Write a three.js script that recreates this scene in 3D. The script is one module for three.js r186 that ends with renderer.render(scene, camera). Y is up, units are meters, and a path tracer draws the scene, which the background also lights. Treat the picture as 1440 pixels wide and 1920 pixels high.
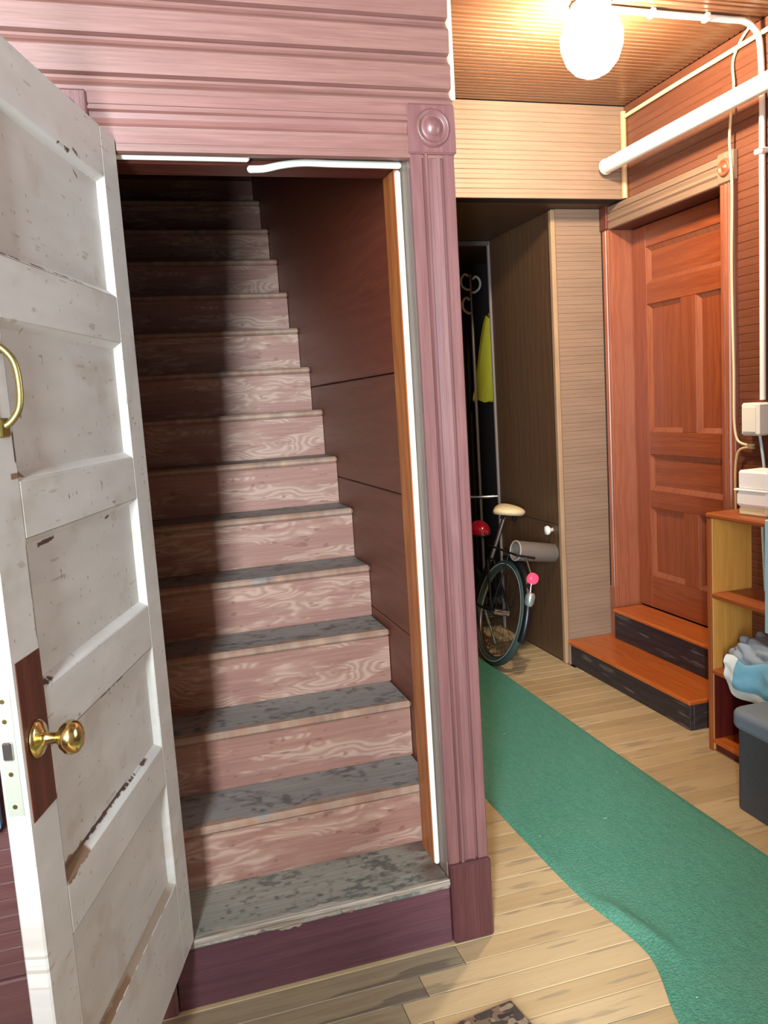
import * as THREE from 'three';
import { RectAreaLightUniformsLib } from 'three/addons/lights/RectAreaLightUniformsLib.js';
import { mergeGeometries, toCreasedNormals } from 'three/addons/utils/BufferGeometryUtils.js';
import { ImprovedNoise } from 'three/addons/math/ImprovedNoise.js';

// ───────────── camera, sky, large lights, exposure ─────────────
const scene = new THREE.Scene();
const camera = new THREE.PerspectiveCamera(63.21, 1440 / 1920, 0.05, 60);
camera.rotation.order = 'YXZ';
camera.position.set(-0.8064, 1.4522, 1.9537);
camera.rotation.set(-0.1307, -0.2854, -0.0626);
const renderer = new THREE.WebGLRenderer({ antialias: true });
renderer.toneMapping = THREE.LinearToneMapping;
renderer.toneMappingExposure = 1.0;
renderer.shadowMap.enabled = true;
renderer.shadowMap.type = THREE.PCFSoftShadowMap;
RectAreaLightUniformsLib.init();
scene.background = new THREE.Color(0.75, 0.88, 1.0);
scene.backgroundIntensity = 1.5;
// daylight entering by the open street door behind the camera, far left
const DOOR = { x0: -1.93, x1: -1.57, y0: 0.35, y1: 2.7, z: 3.6 };
const day = new THREE.RectAreaLight(new THREE.Color(0.80, 0.93, 1.0), 215, DOOR.x1 - DOOR.x0, DOOR.y1 - DOOR.y0);
day.position.set((DOOR.x0 + DOOR.x1) / 2, (DOOR.y0 + DOOR.y1) / 2, DOOR.z - 0.01);
day.lookAt(day.position.x, day.position.y, 0);
scene.add(day);
// fill for the white door, from an added unseen window in the right wall
const ADDED_WIN = { z0: 0.75, z1: 1.55, y0: 1.0, y1: 2.2 };
const fillWin = new THREE.RectAreaLight(new THREE.Color(0.84, 0.94, 1.0), 6.2, ADDED_WIN.z1 - ADDED_WIN.z0, ADDED_WIN.y1 - ADDED_WIN.y0);
fillWin.position.set(1.59, (ADDED_WIN.y0 + ADDED_WIN.y1) / 2, (ADDED_WIN.z0 + ADDED_WIN.z1) / 2);
fillWin.lookAt(0, fillWin.position.y, fillWin.position.z);
scene.add(fillWin);
const LAMP = new THREE.Vector3(0.87, 2.655, -0.80);

// ───────────── random, noise ─────────────
let seed = 7;
const rnd = () => { seed = (seed * 1664525 + 1013904223) >>> 0; return seed / 4294967296; };
const rr = (a, b) => a + (b - a) * rnd();
const lat = new Float32Array(65536); for (let i = 0; i < 65536; i++) lat[i] = rnd();
function vn(x, y, px, py, s) {           // tileable value noise
  const xi = Math.floor(x), yi = Math.floor(y); let fx = x - xi, fy = y - yi;
  fx = fx * fx * (3 - 2 * fx); fy = fy * fy * (3 - 2 * fy);
  const h = (a, b) => lat[((((a % px) + px) % px) * 131 + (((b % py) + py) % py) * 3457 + s * 7919) & 65535];
  const a = h(xi, yi), b = h(xi + 1, yi), c = h(xi, yi + 1), d = h(xi + 1, yi + 1);
  return a + (b - a) * fx + (c - a) * fy + (a - b - c + d) * fx * fy;
}
function fbm(u, v, fx, fy, s, o = 4) {
  let t = 0, w = 0.5, n = 0;
  for (let i = 0; i < o; i++) { t += w * vn(u * fx, v * fy, fx, fy, s + i * 13); n += w; w *= 0.5; fx *= 2; fy *= 2; }
  return t / n;
}
const clamp = (x, a = 0, b = 1) => Math.min(b, Math.max(a, x));
const sstep = (a, b, x) => { const t = clamp((x - a) / (b - a)); return t * t * (3 - 2 * t); };
const mix3 = (a, b, t) => [a[0] + (b[0] - a[0]) * t, a[1] + (b[1] - a[1]) * t, a[2] + (b[2] - a[2]) * t];
const hex = h => [(h >> 16) & 255, (h >> 8) & 255, h & 255];
function tex(w, h, f, srgb = true) {
  const d = new Uint8Array(w * h * 4);
  for (let j = 0; j < h; j++) for (let i = 0; i < w; i++) {
    const c = f((i + 0.5) / w, (j + 0.5) / h), k = (j * w + i) * 4;
    d[k] = clamp(c[0], 0, 255); d[k + 1] = clamp(c[1], 0, 255); d[k + 2] = clamp(c[2], 0, 255); d[k + 3] = 255;
  }
  const t = new THREE.DataTexture(d, w, h, THREE.RGBAFormat);
  t.wrapS = t.wrapT = THREE.RepeatWrapping; t.magFilter = THREE.LinearFilter; t.minFilter = THREE.LinearMipmapLinearFilter; t.generateMipmaps = true;
  if (srgb) t.colorSpace = THREE.SRGBColorSpace; t.needsUpdate = true; return t;
}
// wood: u along the grain (1 m a repeat), v across (0.25 m a repeat)
let ts = 1;
function wood({ a, b, c = null, rough = 0.5, contrast = 1, wear = 0, clear = 0, bump = 0.0004, ringF = 5, spec = 0.5 }) {
  const s = ts++ * 17, A = hex(a), B = hex(b), C = c === null ? null : hex(c);
  const g = (u, v) => {
    const warp = fbm(u, v, 3, 4, s, 3);
    const ring = 0.5 + 0.5 * Math.sin((v * ringF + warp * 2.2) * 6.2832);
    const fine = fbm(u, v, 6, 96, s + 5, 3), fine2 = fbm(u, v, 24, 160, s + 9, 2);
    return clamp(0.5 + contrast * ((ring - 0.5) * 0.35 + (fine - 0.5) * 0.9 + (fine2 - 0.5) * 0.5));
  };
  const map = tex(512, 256, (u, v) => {
    let col = mix3(A, B, g(u, v));
    if (C) { const w = sstep(0.62 - wear, 0.72 - wear * 0.6, fbm(u, v, 5, 10, s + 21, 4)); col = mix3(col, C, w * (0.35 + 0.65 * fbm(u, v, 20, 90, s + 30, 2))); }
    return col;
  });
  const m = new THREE.MeshPhysicalMaterial({ map, roughness: rough, clearcoat: clear, clearcoatRoughness: 0.25, specularIntensity: spec * 2 });
  if (bump) { m.bumpMap = tex(256, 128, (u, v) => { const k = 255 * g(u, v); return [k, k, k]; }, false); m.bumpScale = bump; }
  return m;
}
const plain = (h, rough = 0.5, o = {}) => new THREE.MeshPhysicalMaterial({ color: h, roughness: rough, ...o });

const M = {
  siding: wood({ a: 0x6c4841, b: 0x8e675e, rough: 0.42, contrast: 0.6 }),
  casing: wood({ a: 0x64403f, b: 0x845c5a, rough: 0.34, contrast: 0.6 }),
  plinthShaded: wood({ a: 0x452426, b: 0x5f383a, rough: 0.34, contrast: 0.8 }),  // plinth colour darkened in place of the shade low on the casing
  darkCasing: wood({ a: 0x47201a, b: 0x6e3426, rough: 0.4, contrast: 0.8 }),
  jamb: wood({ a: 0x6a5a50, b: 0x8d7a6c, rough: 0.5 }),
  stop: wood({ a: 0x8a4a26, b: 0xb4703c, rough: 0.45 }),
  rightWall: wood({ a: 0x5e3424, b: 0x7c4a34, rough: 0.35, clear: 0.3, contrast: 0.45 }),
  header: wood({ a: 0x7a614f, b: 0x987c66, rough: 0.5, contrast: 0.5 }),
  ceiling: wood({ a: 0x623e28, b: 0x82583c, rough: 0.34, clear: 0.4, contrast: 0.6 }),
  sideWall: wood({ a: 0x48321f, b: 0x644834, rough: 0.5, contrast: 0.6 }),
  stairWall: wood({ a: 0x5a3022, b: 0x7a4632, rough: 0.5, contrast: 0.5 }),
  stairWallRed: wood({ a: 0x602c1e, b: 0x7c402c, rough: 0.45, contrast: 0.5 }),
  redDoor: wood({ a: 0x7c361a, b: 0xa0522a, rough: 0.36, clear: 0.3, contrast: 0.8 }),
  redTrim: wood({ a: 0x80432c, b: 0xa66244, rough: 0.36, clear: 0.3, contrast: 0.7 }),
  floor: [0, 1, 2].map(i => wood({ a: [0xa58d68, 0xae9670, 0x9d8560][i], b: [0xc6aa80, 0xccb28a, 0xbea278][i], c: 0x93826a, wear: -0.03, rough: 0.42, contrast: 0.4, ringF: 3 })),
  floorWornShaded: wood({ a: 0x85765f, b: 0xaa9878, c: 0x6a5f52, wear: 0.0, rough: 0.45, contrast: 0.8, ringF: 3 }),  // worn planks by the doorway, darkened partly for the lamp shadow there
  stepTop: wood({ a: 0xa04a18, b: 0xc96d2c, rough: 0.35, clear: 0.3, contrast: 0.7 }),
  stepDark: wood({ a: 0x241c1e, b: 0x3a3032, c: 0x6a6058, wear: 0.0, rough: 0.55 }),
  shelfPine: wood({ a: 0xc4863c, b: 0xdca452, rough: 0.45, contrast: 0.7 }),
  shelfTop: wood({ a: 0x8a4420, b: 0xae6236, rough: 0.38, contrast: 0.6 }),
  shelfRed: wood({ a: 0x4a1410, b: 0x6a221a, rough: 0.45 }),
  brass: plain(0xe4d490, 0.2, { metalness: 1 }),
  oldBrass: plain(0x9a8a50, 0.35, { metalness: 0.9 }),
  steel: plain(0xc8ccd0, 0.28, { metalness: 1 }),
  blackSteel: plain(0x101214, 0.35),
  whitePaint: plain(0xeeeae0, 0.45),
  white: plain(0xf2f2ee, 0.5),
  cream: plain(0xe6cfa0, 0.5),
  cable: plain(0xe2cfa6, 0.5),
  tan: plain(0xdcb98a, 0.5),
  rubber: plain(0x33423f, 0.6),
  whitewall: plain(0xd8dccf, 0.6),
  plaster: plain(0xa89c90, 0.9),
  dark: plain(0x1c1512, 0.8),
};

// ───────────── geometry helpers ─────────────
function tri(verts, faces) {            // flat-shaded indexed polygons → geometry
  const p = [];
  for (const f of faces) for (let i = 1; i + 1 < f.length; i++) p.push(...verts[f[0]], ...verts[f[i]], ...verts[f[i + 1]]);
  const g = new THREE.BufferGeometry(); g.setAttribute('position', new THREE.Float32BufferAttribute(p, 3)); g.computeVertexNormals(); return g;
}
function uvBox(g, grain = 'x', ou = rnd(), ov = rnd(), su = 1, sv = 0.25) {
  if (g.index) g = g.toNonIndexed();
  const P = g.attributes.position, uv = new Float32Array(P.count * 2), ax = 'xyz'.indexOf(grain), a = new THREE.Vector3(), b = new THREE.Vector3(), c = new THREE.Vector3();
  for (let i = 0; i < P.count; i += 3) {
    a.fromBufferAttribute(P, i); b.fromBufferAttribute(P, i + 1); c.fromBufferAttribute(P, i + 2);
    const n = b.clone().sub(a).cross(c.clone().sub(a)); const q = [Math.abs(n.x), Math.abs(n.y), Math.abs(n.z)];
    const d = q[0] >= q[1] && q[0] >= q[2] ? 0 : q[1] >= q[2] ? 1 : 2;
    const oth = [0, 1, 2].filter(k => k !== d);
    const U = d === ax ? oth[0] : ax, V = oth.find(k => k !== U);
    for (let k = 0; k < 3; k++) { const v = [P.getX(i + k), P.getY(i + k), P.getZ(i + k)]; uv[(i + k) * 2] = v[U] / su + ou; uv[(i + k) * 2 + 1] = v[V] / sv + ov; }
  }
  g.setAttribute('uv', new THREE.BufferAttribute(uv, 2)); if (!g.attributes.normal) g.computeVertexNormals(); return g;
}
function box(w, h, d, c = 0.003, grain = 'x') {   // chamfered box centred on the origin
  c = Math.min(c, w / 3, h / 3, d / 3);
  const X = w / 2, Y = h / 2, Z = d / 2, v = [], id = {};
  for (const sx of [-1, 1]) for (const sy of [-1, 1]) for (const sz of [-1, 1]) {
    id['x' + sx + sy + sz] = v.push([sx * X, sy * (Y - c), sz * (Z - c)]) - 1;
    id['y' + sx + sy + sz] = v.push([sx * (X - c), sy * Y, sz * (Z - c)]) - 1;
    id['z' + sx + sy + sz] = v.push([sx * (X - c), sy * (Y - c), sz * Z]) - 1;
  }
  const F = [];
  const add = q => { const [A, B, C] = q.map(i => new THREE.Vector3(...v[i])); const n = B.clone().sub(A).cross(C.clone().sub(A)); const m = new THREE.Vector3(); q.forEach(i => m.add(new THREE.Vector3(...v[i]))); F.push(n.dot(m) < 0 ? q.slice().reverse() : q); };
  for (const s of [-1, 1]) {
    add(['-1-1', '-11', '11', '1-1'].map(k => id['x' + s + k]));
    add([[-1, -1], [-1, 1], [1, 1], [1, -1]].map(([a, b]) => id['y' + a + s + b]));
    add([[-1, -1], [-1, 1], [1, 1], [1, -1]].map(([a, b]) => id['z' + a + b + s]));
  }
  for (const a of [-1, 1]) for (const b of [-1, 1]) {
    add([id['x' + a + b + -1], id['x' + a + b + 1], id['y' + a + b + 1], id['y' + a + b + -1]]);
    add([id['x' + a + -1 + b], id['x' + a + 1 + b], id['z' + a + 1 + b], id['z' + a + -1 + b]]);
    add([id['y' + -1 + a + b], id['y' + 1 + a + b], id['z' + 1 + a + b], id['z' + -1 + a + b]]);
    for (const s of [-1, 1]) add([id['x' + a + b + s], id['y' + a + b + s], id['z' + a + b + s]]);
  }
  return uvBox(tri(v, F), grain);
}
// box by extents
const bx = (x0, x1, y0, y1, z0, z1, c = 0.003, grain = 'x') => { const g = box(x1 - x0, y1 - y0, z1 - z0, c, grain); g.translate((x0 + x1) / 2, (y0 + y1) / 2, (z0 + z1) / 2); return g; };
// profile (list of [across, out]) swept straight along a length; across = x, out = z, length = y
function moulding(pts, len) {
  const sh = new THREE.Shape(pts.map(p => new THREE.Vector2(p[0], p[1])));
  const g = new THREE.ExtrudeGeometry(sh, { depth: len, bevelEnabled: false, steps: 1 });
  g.rotateX(-Math.PI / 2); // depth z → y ; shape y → -z
  g.scale(1, 1, -1);       // out → +z
  const ng = g.toNonIndexed(), P = ng.attributes.position;
  for (let i = 0; i < P.count; i += 3) { const a = [P.getX(i), P.getY(i), P.getZ(i)]; P.setXYZ(i, P.getX(i + 1), P.getY(i + 1), P.getZ(i + 1)); P.setXYZ(i + 1, ...a); }
  ng.computeVertexNormals(); return ng;
}
const V3 = (x, y, z) => new THREE.Vector3(x, y, z);
function tube(pts, r, n = 40, k = 10) { return new THREE.TubeGeometry(new THREE.CatmullRomCurve3(pts.map(p => V3(...p)), false, 'centripetal'), n, r, k, false); }
function rod(a, b, r, r2 = r, k = 14) {
  const A = V3(...a), B = V3(...b), d = B.clone().sub(A), g = new THREE.CylinderGeometry(r2, r, d.length(), k, 1);
  g.applyQuaternion(new THREE.Quaternion().setFromUnitVectors(V3(0, 1, 0), d.clone().normalize())); g.translate(...A.add(B).multiplyScalar(0.5).toArray()); return g;
}
const lathe = (pts, k = 32) => new THREE.LatheGeometry(pts.map(p => new THREE.Vector2(p[0], p[1])), k);
function merge(gs) { return mergeGeometries(gs.map(g => { g = g.index ? g.toNonIndexed() : g; if (!g.attributes.uv) uvBox(g); for (const n of Object.keys(g.attributes)) if (!['position', 'normal', 'uv'].includes(n)) g.deleteAttribute(n); return g; })); }

const used = {};
const numbered = n => { const k = used[n] = (used[n] ?? -1) + 1; return k ? n + '_' + String(k).padStart(3, '0') : n; };
function mesh(name, g, m, parent = scene) {
  const o = new THREE.Mesh(g, m); o.name = parent === scene ? numbered(name) : name; o.castShadow = o.receiveShadow = true; parent.add(o); return o;
}
function thing(name, label, category, pos = [0, 0, 0], ry = 0, extra = {}) {
  const o = new THREE.Group(); o.name = numbered(name); o.position.set(...pos); o.rotation.y = ry; o.userData = { label, category, ...extra }; scene.add(o); return o;
}
function tag(o, label, category, extra = {}) { o.userData = { label, category, ...extra }; return o; }
const struct = (name, label, category, pos, ry) => thing(name, label, category, pos, ry, { kind: 'structure' });

// a row of boards: shared geometry variants, one mesh each
function boardRow(parent, name, geos, mats, list) {
  list.forEach(([x, y, z, rot], i) => { const o = mesh(name, geos[i % geos.length], Array.isArray(mats) ? mats[(i * 7 + (i >> 1)) % mats.length] : mats, parent); o.position.set(x, y, z); if (rot) o.rotation.set(...rot); });
}

// ───────────── dimensions ─────────────
const H = 2.79, XR = 1.6, XL = -2.7, ZB = 3.6;        // ceiling, right wall, left wall, street wall
const OX0 = -0.835, OX1 = -0.113, SILL = 0.1836, HEAD = 2.038;   // stair doorway
const RISE = 0.1794, GO = 0.1887;
const ZH = -1.73, SOF = 2.36, ZRET = -1.93, XS = 1.31, ZEND = -2.71, ZA = -3.5;

// ───────────── floor ─────────────
{
  const f = struct('floor', 'worn tan narrow plank floor of the hallway running left to right', 'floor');
  mesh('subfloor', bx(XL - 0.1, 2.3, -0.12, -0.02, ZA - 0.1, ZB + 0.1, 0.002), M.dark, f);
  const P = 0.078, geos = [], mats = M.floor;
  const row = [];
  for (let z = ZA; z < 0.9; z += P) row.push(z);
  row.forEach((z, r) => {
    const x0 = z < -0.09 ? 0.0 : XL, x1 = z < ZEND ? 2.2 : z < ZRET ? XS : XR;
    let cuts = [x0]; let c = z > -0.05 && z < 0.34 ? -0.4 + rnd() * 0.4 : x0 + 0.5 + rnd() * 1.2;
    while (c < x1 - 0.35) { cuts.push(c); c += 1.0 + rnd() * 1.0; } cuts.push(x1);
    for (let i = 0; i + 1 < cuts.length; i++) mesh('plank', bx(cuts[i] + 0.0008, cuts[i + 1] - 0.0008, -0.02, rr(-0.0006, 0), z + 0.0008, z + P - 0.0008, 0.0016), z > -0.05 && z < 0.34 && i === 0 ? M.floorWornShaded : mats[Math.floor(rnd() * 3)], f);
  });
  const zl = row[row.length - 1] + P;
  mesh('floor_boards', bx(XL, XR, -0.02, 0, zl, ZB, 0.001), mats[0], f);
}

// ───────────── ceiling ─────────────
{
  const c = struct('ceiling', 'varnished brown board ceiling around the glowing lamp', 'ceiling');
  mesh('ceiling_deck', bx(XL - 0.1, 2.3, H + 0.014, H + 0.12, ZH - 0.1, ZB + 0.1, 0.002), M.dark, c);
  const P = 0.062, L = 2.4;
  const prof = [[0, 0.012], [0.0035, 0.004], [0.007, 0.0005], [P / 2 - 0.006, 0], [P / 2 - 0.003, 0.003], [P / 2, 0.0045], [P / 2 + 0.003, 0.003], [P / 2 + 0.006, 0], [P - 0.006, 0.0005], [P - 0.003, 0.004], [P - 0.0004, 0.012], [P - 0.0004, 0.014], [0, 0.014]];
  const geos = [0, 1, 2, 3, 4].map(() => { let g = moulding(prof, XR); g.rotateZ(-Math.PI / 2); g.rotateX(-Math.PI / 2); return uvBox(g, 'x'); });
  const bb = new THREE.Box3().setFromBufferAttribute(geos[0].attributes.position);
  let n = 0;
  for (let z = ZH; z < 0.1; z += P) { const o = mesh('board', geos[n++ % 5], M.ceiling, c); o.position.set(-bb.min.x, H - bb.min.y, z - bb.min.z); }
  mesh('ceiling_boards', bx(XL, XR, H, H + 0.014, ZH + n * P, ZB, 0.001), M.ceiling, c);
}

// ───────────── bulkhead, low soffit, return wall ─────────────
const bead = (P, t = 0.012) => [[0, 0], [P - 0.0003, 0], [P - 0.0003, t - 0.0022], [P - 0.0025, t], [P / 2 + 0.0025, t], [P / 2 + 0.001, t - 0.0014], [P / 2 - 0.001, t - 0.0014], [P / 2 - 0.0025, t], [0.0025, t], [0, t - 0.0022]];
function hBoards(parent, x0, x1, y0, y1, z, P, m, flip = 0) {   // horizontal beaded boards facing +z
  const geos = [0, 1, 2, 3].map(() => { let g = moulding(bead(P), x1 - x0); g.rotateZ(-Math.PI / 2); g.scale(1, 1, 1); return uvBox(g, 'x'); });
  // after turn: length along +x from 0, across → -y
  let i = 0; for (let y = y1; y > y0 + P * 0.4; y -= P) { const o = mesh('board', geos[i++ % 4], m, parent); o.position.set(x0, y, z); if (y - P < y0) o.scale.y = (y - y0) / P; }
}
function hBoardsX(parent, z0, z1, y0, y1, x, P, m) {           // horizontal beaded boards facing -x
  const geos = [0, 1, 2, 3].map(() => { let g = moulding(bead(P), z1 - z0); g.rotateZ(-Math.PI / 2); g.rotateY(-Math.PI / 2); return uvBox(g, 'z'); });
  let i = 0; for (let y = y1; y > y0 + P * 0.4; y -= P) { const o = mesh('board', geos[i++ % 4], m, parent); o.position.set(x, y, z0); if (y - P < y0) o.scale.y = (y - y0) / P; }
}
{
  const b = struct('wall_bulkhead', 'tan beaded board bulkhead hanging below the ceiling across the hallway', 'bulkhead');
  mesh('core', bx(0.0, XR, SOF, H, ZH - 0.1, ZH - 0.012, 0.002), M.dark, b);
  hBoards(b, 0.0, XR - 0.0, SOF, H - 0.001, ZH - 0.012, 0.043, M.header);
  const s = struct('ceiling_low', 'dark low board ceiling behind the bulkhead', 'ceiling');
  mesh('soffit', bx(0.0, 2.3, SOF, SOF + 0.04, ZA - 0.1, ZH - 0.1, 0.002, 'x'), M.sideWall, s);
  const r = struct('wall_return', 'brown beaded board wall facing the camera beside the red door', 'wall');
  mesh('core', bx(XS + 0.005, XR, 0, SOF, ZRET - 0.08, ZRET - 0.012, 0.002), M.dark, r);
  hBoards(r, XS + 0.012, XR - 0.02, 0, SOF - 0.001, ZRET - 0.012, 0.043, M.header);
  const t = mesh('trim_corner_bead', merge([bx(XS - 0.014, XS + 0.012, 0.0, SOF - 0.002, ZRET - 0.03, ZRET + 0.004, 0.006, 'y')]), wood({ a: 0x8a6a50, b: 0xb0906e, rough: 0.4, contrast: 0.6 }));
  tag(t, 'pale rounded corner bead where the brown board wall turns into the dark passage', 'trim', { kind: 'structure' });
  const s2 = struct('wall_passage', 'dark brown panelled side wall of the narrow passage by the bicycle', 'wall');
  mesh('panel', bx(XS, XS + 0.06, 0.75, SOF, ZEND, ZRET - 0.03, 0.003, 'y'), M.sideWall, s2);
  mesh('panel', bx(XS, XS + 0.06, 0.0, 0.748, ZEND, ZRET - 0.03, 0.003, 'y'), M.sideWall, s2);
  const t2 = mesh('trim_passage_edge', bx(XS - 0.01, XS + 0.03, 0, SOF - 0.002, ZEND - 0.022, ZEND, 0.005, 'y'), plain(0x8d8480, 0.4));
  tag(t2, 'slim grey edge strip at the far end of the dark passage wall', 'trim', { kind: 'structure' });
  const t3 = mesh('trim_passage_head', bx(0.0, XS, SOF - 0.03, SOF - 0.002, ZEND - 0.02, ZEND, 0.004, 'x'), plain(0x5e5650, 0.5));
  tag(t3, 'thin dark batten under the low ceiling at the end of the passage', 'trim', { kind: 'structure' });
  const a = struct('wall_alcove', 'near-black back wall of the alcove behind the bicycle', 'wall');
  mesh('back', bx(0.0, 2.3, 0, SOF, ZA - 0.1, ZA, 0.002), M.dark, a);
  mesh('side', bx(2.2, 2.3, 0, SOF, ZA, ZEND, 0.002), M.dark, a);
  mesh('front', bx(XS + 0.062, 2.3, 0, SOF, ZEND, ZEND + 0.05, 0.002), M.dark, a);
}

// ───────────── right wall, raised red door ─────────────
const RD = { z0: -1.87, z1: -1.03, y0: 0.295, y1: 2.245 };
{
  const w = struct('wall_right', 'varnished reddish brown beaded board wall on the right', 'wall');
  mesh('core', bx(XR + 0.012, XR + 0.12, RD.y1 + 0.022, H, ZRET, RD.z1, 0.002, 'z'), M.dark, w);
  mesh('backing', bx(1.8, 1.85, 0, H, ZRET, RD.z1 + 0.1, 0.002, 'z'), M.dark, w);
  mesh('backing', bx(1.6, 1.85, 0, H, ZRET - 0.06, ZRET, 0.002, 'z'), M.dark, w);
  mesh('core', bx(XR + 0.012, XR + 0.3, 0, H, RD.z1 + 0.022, ADDED_WIN.z0, 0.002, 'z'), M.dark, w);
  mesh('core', bx(XR + 0.012, XR + 0.12, 0, H, ADDED_WIN.z1, ZB, 0.002, 'z'), M.dark, w);
  mesh('core', bx(XR + 0.012, XR + 0.12, 0, ADDED_WIN.y0, ADDED_WIN.z0, ADDED_WIN.z1, 0.002, 'z'), M.dark, w);
  mesh('core', bx(XR + 0.012, XR + 0.12, ADDED_WIN.y1, H, ADDED_WIN.z0, ADDED_WIN.z1, 0.002, 'z'), M.dark, w);
  mesh('core', bx(XR + 0.012, XR + 0.12, 0, H, ZRET, RD.z0 - 0.022, 0.002, 'z'), M.dark, w);
  hBoardsX(w, ZH, RD.z1, RD.y1, H - 0.001, XR + 0.012, 0.066, M.rightWall);
  hBoardsX(w, RD.z1, 0.5, 0, H - 0.001, XR + 0.012, 0.066, M.rightWall);
  for (const [z0, z1, y0, y1] of [[0.5, ADDED_WIN.z0, 0, H], [ADDED_WIN.z1, ZB, 0, H], [ADDED_WIN.z0, ADDED_WIN.z1, 0, ADDED_WIN.y0], [ADDED_WIN.z0, ADDED_WIN.z1, ADDED_WIN.y1, H]]) mesh('wall_boards', bx(XR, XR + 0.012, y0, y1, z0, z1, 0.001, 'z'), M.rightWall, w);
  mesh('core', bx(XR + 0.001, XR + 0.1, RD.y1 + 0.022, SOF, ZRET, ZH, 0.002, 'z'), M.dark, w);
  const cb = mesh('trim_bulkhead_corner', rod([XR - 0.012, SOF, ZH + 0.012], [XR - 0.012, H - 0.03, ZH + 0.012], 0.014), plain(0xd0a478, 0.4));
  tag(cb, 'rounded tan bead in the corner between bulkhead and right wall', 'trim', { kind: 'structure' });
}
{ // casing of the red door, facing -x. Profile across → z, out → -x
  const t = struct('trim_red_door', 'reddish fluted casing with a bullseye corner block round the red door', 'door casing');
  const flute = w => [[0, 0], [w, 0], [w, 0.014], [w - 0.004, 0.018], [w * 0.74, 0.018], [w * 0.7, 0.012], [w * 0.62, 0.02], [w * 0.5, 0.016], [w * 0.38, 0.02], [w * 0.3, 0.012], [w * 0.26, 0.018], [0.004, 0.018], [0, 0.014]];
  const side = (z0, w, y0, y1) => { let g = moulding(flute(w), y1 - y0); g.rotateY(-Math.PI / 2); const bb = new THREE.Box3().setFromBufferAttribute(g.attributes.position); g.translate(XR - bb.max.x, y0 - bb.min.y, z0 - bb.min.z); return uvBox(g, 'y'); };
  mesh('casing_board', side(ZRET + 0.004, RD.z0 - ZRET - 0.004, 0.4, RD.y1), M.redTrim, t);
  mesh('casing_board', side(RD.z1, 0.085, 0, RD.y1), M.redTrim, t);
  { let g = moulding(flute(0.11), RD.z1 - 0.004 - ZRET); g.rotateZ(-Math.PI / 2); g.rotateY(-Math.PI / 2); const bb = new THREE.Box3().setFromBufferAttribute(g.attributes.position); g.translate(XR - bb.max.x, RD.y1 - bb.min.y, ZRET + 0.004 - bb.min.z); mesh('head_casing', uvBox(g, 'z'), M.header, t); }
  mesh('plinth_block', bx(XR - 0.026, XR, 0.0, 0.4, ZRET + 0.002, RD.z0, 0.004, 'y'), M.redTrim, t);
  mesh('corner_block', bx(XR - 0.03, XR, RD.y1 + 0.0, RD.y1 + 0.118, ZRET + 0.001, RD.z0 + 0.006, 0.004, 'y'), M.darkCasing, t);
  const cz = RD.z1 + 0.043, cy = RD.y1 + 0.058;
  const ros = mesh('corner_block', bx(XR - 0.026, XR, cy - 0.058, cy + 0.06, cz - 0.047, cz + 0.047, 0.004, 'y'), M.header, t);
  { const g = lathe([[0, 0.012], [0.008, 0.011], [0.014, 0.004], [0.02, 0.003], [0.026, 0.01], [0.032, 0.01], [0.036, 0.0]], 28); g.rotateZ(Math.PI / 2); g.translate(XR - 0.026, cy, cz); mesh('bullseye', uvBox(g, 'y'), M.redTrim, ros); }
  const j = struct('trim_red_door_jamb', 'smooth orange brown jamb boards inside the red door opening', 'door jamb');
  mesh('jamb_board', bx(XR, 1.74, 0.0, RD.y1, RD.z0 - 0.02, RD.z0, 0.002, 'y'), M.redTrim, j);
  mesh('jamb_board', bx(XR, 1.74, 0.0, RD.y1, RD.z1, RD.z1 + 0.02, 0.002, 'y'), M.redTrim, j);
  mesh('head_jamb', bx(XR, 1.74, RD.y1 - 0.001, RD.y1 + 0.02, RD.z0, RD.z1, 0.002, 'z'), M.darkCasing, j);
}
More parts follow.
